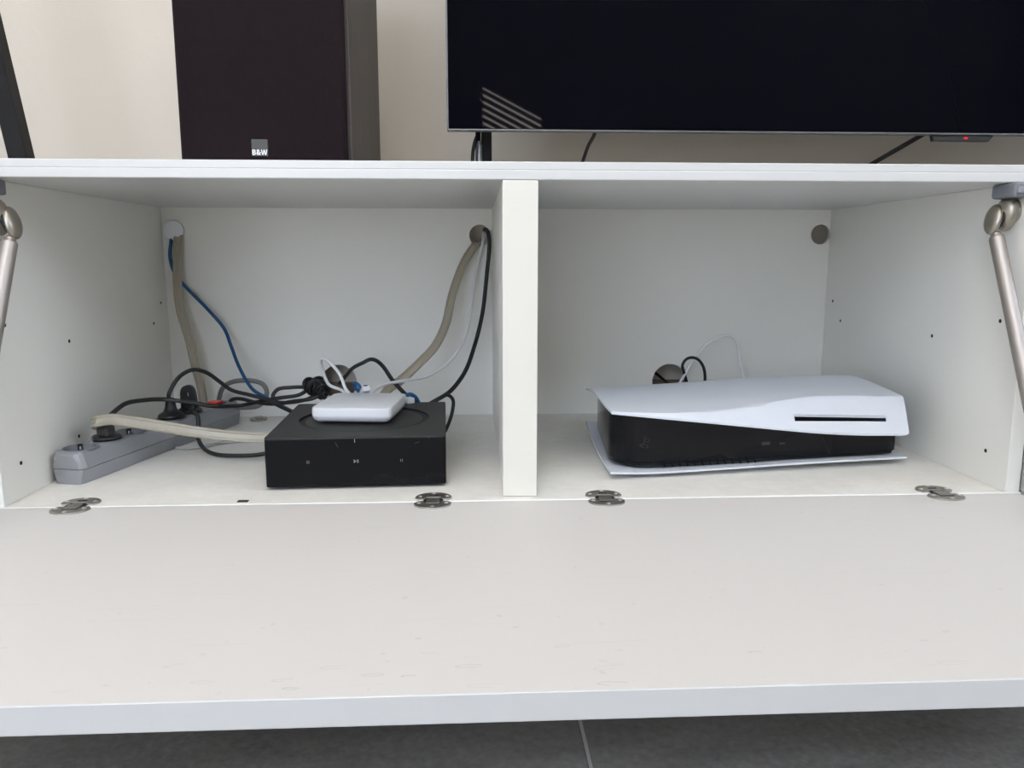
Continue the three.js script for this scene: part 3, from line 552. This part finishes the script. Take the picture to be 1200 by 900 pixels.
cord('black_cable', 'black cable bent like a roof behind the right half of the white box', [[-0.270, 0.052, -0.530], [-0.268, 0.058, -0.500], [-0.262, 0.065, -0.480], [-0.241, 0.089, -0.460], [-0.217, 0.104, -0.430], [-0.1985, 0.1135, -0.400], [-0.188, 0.112, -0.388], [-0.178, 0.105, -0.378], [-0.159, 0.088, -0.340], [-0.137, 0.071, -0.310], [-0.120, 0.060, -0.292], [-0.115, 0.040, -0.281]], 0.0033, M.blackCord);
cord('white_cable', 'thin white cable drooping from the hole beside the divider to the white box', [[-0.014, 0.318, -0.514], [-0.014, 0.312, -0.500], [-0.016, 0.301, -0.494], [-0.029, 0.251, -0.485], [-0.037, 0.186, -0.470], [-0.047, 0.144, -0.450], [-0.068, 0.112, -0.420], [-0.102, 0.0905, -0.380], [-0.138, 0.089, -0.330], [-0.163, 0.089, -0.300], [-0.176, 0.086, -0.275], [-0.183, 0.078, -0.245]], 0.0025, M.whiteCord);
cord('white_cable', 'white cable rising from the back of the white box in a narrow pointed loop', [[-0.205, 0.075, -0.243], [-0.210, 0.080, -0.252], [-0.219, 0.088, -0.262], [-0.228, 0.107, -0.272], [-0.243, 0.122, -0.285], [-0.256, 0.1275, -0.298], [-0.2625, 0.121, -0.312], [-0.261, 0.101, -0.322], [-0.254, 0.085, -0.322], [-0.231, 0.077, -0.308], [-0.215, 0.060, -0.290], [-0.212, 0.045, -0.281]], 0.0024, M.whiteCord);
cord('power_lead', 'thick black lead hanging beside the divider and bending down behind the amplifier', [[-0.012, 0.325, -0.516], [-0.010, 0.325, -0.505], [-0.006, 0.318, -0.493], [-0.0045, 0.301, -0.487], [-0.009, 0.251, -0.478], [-0.018, 0.179, -0.468], [-0.031, 0.130, -0.450], [-0.047, 0.090, -0.420], [-0.071, 0.062, -0.390], [-0.097, 0.050, -0.360], [-0.113, 0.044, -0.330], [-0.120, 0.034, -0.281]], 0.0036, M.blackCord);
cord('black_cable', 'short black cable curling over beside the right rear corner of the amplifier', [[-0.100, 0.040, -0.330], [-0.097, 0.048, -0.352], [-0.088, 0.055, -0.360], [-0.075, 0.061, -0.357], [-0.066, 0.055, -0.347], [-0.0665, 0.040, -0.338], [-0.071, 0.025, -0.330], [-0.078, 0.010, -0.320]], 0.0028, M.blackCord);
// connectors behind the white box
{
  const t = thing('network_plug', 'blue cable stub with a clear plug standing up behind the white box', 'plug', [-0.195, S + 0.075, -0.262]);
  obj('stub', tube([[-0.006, 0.006, -0.012], [-0.012, 0.013, -0.012], [-0.0125, 0.019, -0.010], [-0.006, 0.0175, -0.006], [-0.002, 0.010, -0.003]], 0.0026), M.blueCord, t);
  obj('plug', [bx(-0.0055, 0.0055, -0.004, 0.004, -0.008, 0.008, 0.001).rotateX(-0.6).rotateY(0.5).translate(0.004, 0.010, 0), bx(-0.0035, 0.0035, 0.004, 0.0052, -0.007, 0.004, 0.0004).rotateX(-0.5).rotateY(0.5).translate(0.004, 0.010, 0)], M.whitePlastic, t);
  obj('contact', [0, 1].map((i) => bx(-0.0012, 0.0012, 0.0042, 0.0056, 0.003, 0.006, 0.0002).translate(i * 0.003 - 0.001, 0, 0).rotateX(-0.6).rotateY(0.5).translate(0.004, 0.011, 0.001)), M.dark, t);
}
{
  const t = thing('network_plug', 'white plug with a blue sleeve at the right rear of the amplifier top', 'plug', [-0.128, S + 0.064, -0.272]);
  obj('plug', bx(-0.006, 0.006, 0, 0.008, -0.010, 0.006, 0.001), M.whitePlastic, t, [0, 0.0005, 0], [0, 0.5, 0]);
  obj('sleeve', tube([[-0.008, 0.010, -0.008], [0.001, 0.0115, -0.010], [0.008, 0.007, -0.012], [0.013, -0.004, -0.018]], 0.0030), M.blueCord, t);
}
{
  const t = thing('bracket', 'small flat grey metal bracket lying on the shelf behind the power strip', 'bracket', [-0.405, S, -0.475], 0.4);
  const s = new THREE.Shape(); s.absellipse(0, 0, 0.014, 0.017, 0, Math.PI * 2); const h = new THREE.Path(); h.absellipse(0, 0.006, 0.004, 0.003, 0, Math.PI * 2, true); s.holes.push(h);
  const h2 = new THREE.Path(); h2.absellipse(0, -0.007, 0.005, 0.0025, 0, Math.PI * 2, true); s.holes.push(h2);
  obj('plate', new THREE.ExtrudeGeometry(s, { depth: 0.0016, bevelEnabled: true, bevelSize: 0.0004, bevelThickness: 0.0004, bevelSegments: 1 }).rotateX(-Math.PI / 2), M.hinge, t, [0, 0.0006, 0]);
  obj('tongue', bx(-0.006, 0.006, 0.002, 0.006, -0.004, 0.006, 0.001), M.hinge, t);
}

// ------------------------------------------------------------------ right compartment: console and its cables
{
  const a = 0.1356, t = thing('game_console', 'white and black game console lying flat in the right compartment', 'game console', [0.1366, S, -0.070], a);
  // local: s along x (left to right), depth d toward the back = -z
  const F = (s) => curve1([[0, 0.0880], [0.03, 0.0842], [0.0703, 0.0789], [0.13, 0.0713], [0.1861, 0.0640], [0.24, 0.0570], [0.2866, 0.0515], [0.3389, 0.0470], [0.38, 0.0450], [0.4113, 0.0440], [0.4155, 0.0460]], s);
  const Rg = (s) => curve1([[0, 0.0884], [0.04, 0.0855], [0.08, 0.0832], [0.1326, 0.0818], [0.165, 0.0822], [0.1955, 0.0840], [0.2385, 0.0892], [0.2826, 0.0926], [0.3241, 0.0926], [0.4209, 0.0892]], s);
  const TR = (s) => curve1([[0, 0.001], [0.05, 0.003], [0.08, 0.005], [0.1326, 0.012], [0.1955, 0.020], [0.2385, 0.026], [0.2826, 0.030], [0.4209, 0.030]], s);
  const Mid = (s) => curve1([[0, 0.0845], [0.12, 0.0885], [0.2, 0.0930], [0.2731, 0.0972], [0.3889, 0.0980], [0.4442, 0.0966]], s);
  const Bk = (s) => curve1([[0, 0.0735], [0.042, 0.0738], [0.15, 0.0770], [0.44, 0.0800]], s);
  const sl = (d) => 0.042 * d / 0.26, sr = (d) => 0.4155 + curve1([[0, 0], [0.03, 0.0095], [0.17, 0.026], [0.26, 0.027]], d);
  const top = (s, d) => { const tr = TR(s); if (d < tr) return F(s) + (Rg(s) - F(s)) * d / tr; const f = (d - tr) / (0.26 - tr); return curve1([[0, Rg(s)], [0.2, Rg(s) + (Mid(s) - Rg(s)) * 0.45], [0.6, Mid(s)], [0.85, Mid(s) - (Mid(s) - Bk(s)) * 0.5], [1, Bk(s)]], f); };
  // disc slot as a true gap in the plate: between heights y0(s) and y1(s)
  const S0 = 0.2538, S1 = 0.3892, slotY = (s) => [0.0652 - (s - S0) * 0.0443, 0.0729 - (s - S0) * 0.0532];
  const cols = []; for (let i = 0; i <= 96; i++) cols.push(i / 96);
  const sAt = (u, d) => sl(d) + (sr(d) - sl(d)) * u;
  // columns exactly at the slot's ends (the slot lies near d = 0.015)
  const uOf = (s) => (s - sl(0.014)) / (sr(0.014) - sl(0.014));
  for (const s of [S0, S1]) { const u = uOf(s); let b = 0; cols.forEach((c, i) => { if (Math.abs(c - u) < Math.abs(cols[b] - u)) b = i; }); cols[b] = u; }
  const rowsFor = (u) => {
    const s = sAt(u, 0.014), f = F(s), g = Rg(s), [y0, y1] = slotY(Math.min(S1, Math.max(S0, s))), lo = Math.min(0.62, Math.max(0.05, (y0 - f) / (g - f))), hi = Math.min(0.8, Math.max(lo + 0.03, (y1 - f) / (g - f)));
    const v = []; for (let i = 0; i <= 5; i++) v.push(lo * i / 5); v.push(hi); for (let i = 1; i <= 6; i++) v.push(hi + (0.96 - hi) * i / 6);
    const tr = TR(s), out = v.map((q) => q * tr); out.push(tr * 1.02 + 0.0008); for (let i = 1; i <= 26; i++) out.push(tr + 0.001 + (0.259 - tr) * Math.pow(i / 26, 1.15));
    return out;
  };
  const U0 = uOf(S0) - 1e-6, U1 = uOf(S1) + 1e-6, SLOT = 5, th = 0.0028;
  const build = (rows, yf, gap) => {
    const P = [], I = [], n = rows(0).length, m = cols.length;
    for (let side = 0; side < 2; side++) for (const u of cols) for (const d of rows(u)) { const s = sAt(u, d), in_ = side ? Math.min(1, d / 0.03) * 0.0004 : 0; P.push(s, yf(s, d) - (side ? th : 0) + 0 * in_, -d - (side ? 0.0006 : 0)); }
    const id = (side, i, j) => side * n * m + i * n + j;
    for (let i = 0; i < m - 1; i++) for (let j = 0; j < n - 1; j++) {
      if (gap && j === SLOT && cols[i] >= U0 && cols[i + 1] <= U1) continue;
      I.push(id(0, i, j), id(0, i + 1, j), id(0, i, j + 1), id(0, i + 1, j), id(0, i + 1, j + 1), id(0, i, j + 1));
      I.push(id(1, i, j), id(1, i, j + 1), id(1, i + 1, j), id(1, i + 1, j), id(1, i, j + 1), id(1, i + 1, j + 1));
    }
    for (let i = 0; i < m - 1; i++) { I.push(id(0, i, 0), id(1, i, 0), id(0, i + 1, 0), id(0, i + 1, 0), id(1, i, 0), id(1, i + 1, 0)); const k = n - 1; I.push(id(0, i, k), id(0, i + 1, k), id(1, i, k), id(0, i + 1, k), id(1, i + 1, k), id(1, i, k)); }
    for (let j = 0; j < n - 1; j++) { I.push(id(0, 0, j), id(0, 0, j + 1), id(1, 0, j), id(0, 0, j + 1), id(1, 0, j + 1), id(1, 0, j)); const k = m - 1; I.push(id(0, k, j), id(1, k, j), id(0, k, j + 1), id(0, k, j + 1), id(1, k, j), id(1, k, j + 1)); }
    const g = new THREE.BufferGeometry(); g.setAttribute('position', new THREE.Float32BufferAttribute(P, 3)); g.setIndex(I); g.setAttribute('uv', new THREE.Float32BufferAttribute(new Float32Array(P.length / 3 * 2), 2));
    return toCreasedNormals(g, 0.55);
  };
  obj('upper_plate', build(rowsFor, top, true), M.plate, t);
  const rowsL = () => Array.from({ length: 32 }, (_, i) => 0.26 * Math.pow(i / 31, 1.3));
  const lowY = (s, d) => { const fr = curve1([[0, 0.0118], [0.05, 0.0092], [0.1536, 0.0098], [0.2735, 0.0116], [0.4155, 0.0120]], s), left = Math.max(0, 1 - s / 0.16); return fr + curve1([[0, 0], [0.02, -0.002], [0.07, -0.0056], [0.15, -0.0056], [0.26, 0.004]], d) + left * left * curve1([[0, 0], [0.05, 0.0030], [0.15, 0.0080], [0.26, 0.0160]], d); };
  obj('lower_plate', build(rowsL, lowY, false), M.plate, t);
  // black body between the plates
  const ol = [], corner = (cx, cd, r, a0) => { for (let i = 0; i <= 12; i++) { const q = a0 + i / 12 * Math.PI / 2; ol.push([cx + r * Math.cos(q), cd + r * Math.sin(q)]); } };
  corner(0.058, 0.068, 0.052, Math.PI);              // front left, wide round
  { const l = ol.length; for (let i = 1; i < 22; i++) ol.push([0.058 + (0.405 - 0.058) * i / 22, 0.016]); }
  corner(0.4055, 0.020, 0.004, Math.PI * 1.5); for (let i = 1; i < 8; i++) ol.push([0.4095, 0.020 + 0.21 * i / 8]);
  corner(0.3995, 0.235, 0.010, 0); corner(0.060, 0.200, 0.045, Math.PI / 2);
  const P = [], I = [], n = ol.length, cx = 0.21, cd = 0.13, lv = [[0.0052, 0.90, 0], [0.0125, 0.972, 0], [0.0165, 0.984, 0], [0.0180, 1, 0], [0, 1, 1], [0, 0.92, 2]];
  for (const [y, k, md] of lv) for (const [s, d] of ol) { const q = k === 1 ? [s, d] : [s + (cx - s) * (1 - k) * 0.35, d + (cd - d) * (1 - k)]; const yt = Math.min(top(q[0], Math.max(0, q[1])), top(q[0], q[1] + 0.01)) - 0.0045; P.push(q[0] + 0.15 * q[1] * Math.max(0, 1 - q[0] / 0.30), md ? yt - (md === 2 ? 0 : 0.001) : Math.max(y, lowY(q[0], Math.min(0.26, q[1])) - 0.002 + y * 0.3), -q[1]); }
  for (let k = 0; k < lv.length - 1; k++) for (let i = 0; i < n; i++) { const p = k * n + i, q = k * n + (i + 1) % n; I.push(p, q, p + n, q, q + n, p + n); }
  const last = (lv.length - 1) * n, mid = P.length / 3; P.push(cx, 0.075, -cd); for (let i = 0; i < n; i++) I.push(mid, last + i, last + (i + 1) % n);
  const g = new THREE.BufferGeometry(); g.setAttribute('position', new THREE.Float32BufferAttribute(P, 3)); g.setIndex(I); g.setAttribute('uv', new THREE.Float32BufferAttribute(new Float32Array(P.length / 3 * 2), 2));
  obj('body', toCreasedNormals(g, 0.5), M.piano, t);
  // inside of the disc slot
  obj('disc_slot', bx(-0.0690, 0.0690, -0.0062, 0.0062, -0.0030, 0.0006, 0.0004), M.dark, t, [(S0 + S1) / 2, 0.0635, -0.0190], [-0.58, 0, -0.047]);
  for (let i = 0; i < 13; i++) obj('vent_fin', bx(-0.0009, 0.0009, -0.0035, 0.0035, -0.004, 0.0025, 0.0004), M.piano, t, [0.078 + i * 0.0105, 0.0130, -0.0195], [0.3, 0, 0.35]);
  const port = (s, y, w, h) => { const p = obj('port', bx(-w, w, -h, h, -0.002, 0.0005, 0.0006), M.dark, t, [s, y, -0.0163]); obj('port_lip', bx(-w * 0.8, w * 0.8, -h * 0.25, h * 0.1, 0, 0.0008, 0), M.greyPlug, p); };
  port(0.2172, 0.0352, 0.0065, 0.0028); port(0.2405, 0.0342, 0.0045, 0.0018);
  // emblem on the rounded end of the front
  const em = [new THREE.TorusGeometry(0.0052, 0.0011, 8, 28).scale(1, 0.42, 1).translate(0, -0.0045, 0), new THREE.TorusGeometry(0.0030, 0.0010, 8, 24).scale(0.9, 0.8, 1).translate(0.0018, 0.0035, 0), bx(-0.0022, -0.0004, -0.006, 0.008, -0.0005, 0.0011, 0.0003)];
  obj('emblem', em, M.dark, t, [0.0500, 0.0435, -0.0166], [0, -0.12, -0.25]);
  obj('status_light', bx(-0.006, 0.006, -0.0006, 0.0006, -0.001, 0.0003, 0.0003), M.amber, t, [0.0400, 0.0790, -0.0186], [0, -0.42, -0.14]);
  for (const [x, z] of [[0.09, -0.10], [0.33, -0.10], [0.09, -0.2], [0.33, -0.2]]) obj('rubber_foot', cyl(0.008, 0.008, 0.0045, 20), M.dark, t, [x, 0.0022, z]);
}
cord('white_cable', 'thin white cable arching out of the round hole behind the game console', [[0.317, 0.040, -0.500], [0.318, 0.045, -0.470], [0.324, 0.058, -0.458], [0.341, 0.090, -0.458], [0.359, 0.116, -0.461], [0.383, 0.135, -0.465], [0.405, 0.1435, -0.465], [0.417, 0.1415, -0.461], [0.423, 0.131, -0.456], [0.427, 0.105, -0.450], [0.431, 0.069, -0.435], [0.433, 0.050, -0.400], [0.432, 0.045, -0.372]], 0.0026, M.whiteCord);
cord('black_cable', 'black cable coiled in a small upright ring beside the hole behind the game console', [[0.300, 0.069, -0.545], [0.311, 0.058, -0.500], [0.325, 0.047, -0.470], [0.339, 0.053, -0.462], [0.333, 0.078, -0.457], [0.329, 0.093, -0.456], [0.335, 0.103, -0.456], [0.345, 0.106, -0.457], [0.357, 0.102, -0.458], [0.367, 0.088, -0.459], [0.370, 0.070, -0.458], [0.368, 0.055, -0.455], [0.360, 0.045, -0.435], [0.352, 0.045, -0.372]], 0.0026, M.blackCord);
cord('television_cable', 'black cable slanting from under the television behind the cabinet, near its left end', [[0.150, 0.480, -0.300], [0.145, 0.453, -0.305], [0.138, 0.439, -0.312], [0.131, 0.416, -0.325], [0.122, 0.388, -0.350]], 0.0026, M.blackCord);
cord('television_cable', 'thick black cable slanting down left of the television\'s red indicator light', [[0.720, 0.500, -0.310], [0.667, 0.465, -0.360], [0.638, 0.445, -0.380], [0.611, 0.426, -0.400], [0.550, 0.385, -0.430]], 0.0036, M.blackCord);
cord('television_cable', 'black cable bowing down beside the television\'s left foot', [[-0.012, 0.475, -0.300], [-0.021, 0.458, -0.302], [-0.028, 0.444, -0.308], [-0.0315, 0.428, -0.310], [-0.032, 0.405, -0.310], [-0.030, 0.386, -0.315]], 0.0026, M.blackCord);

renderer.render(scene, camera);
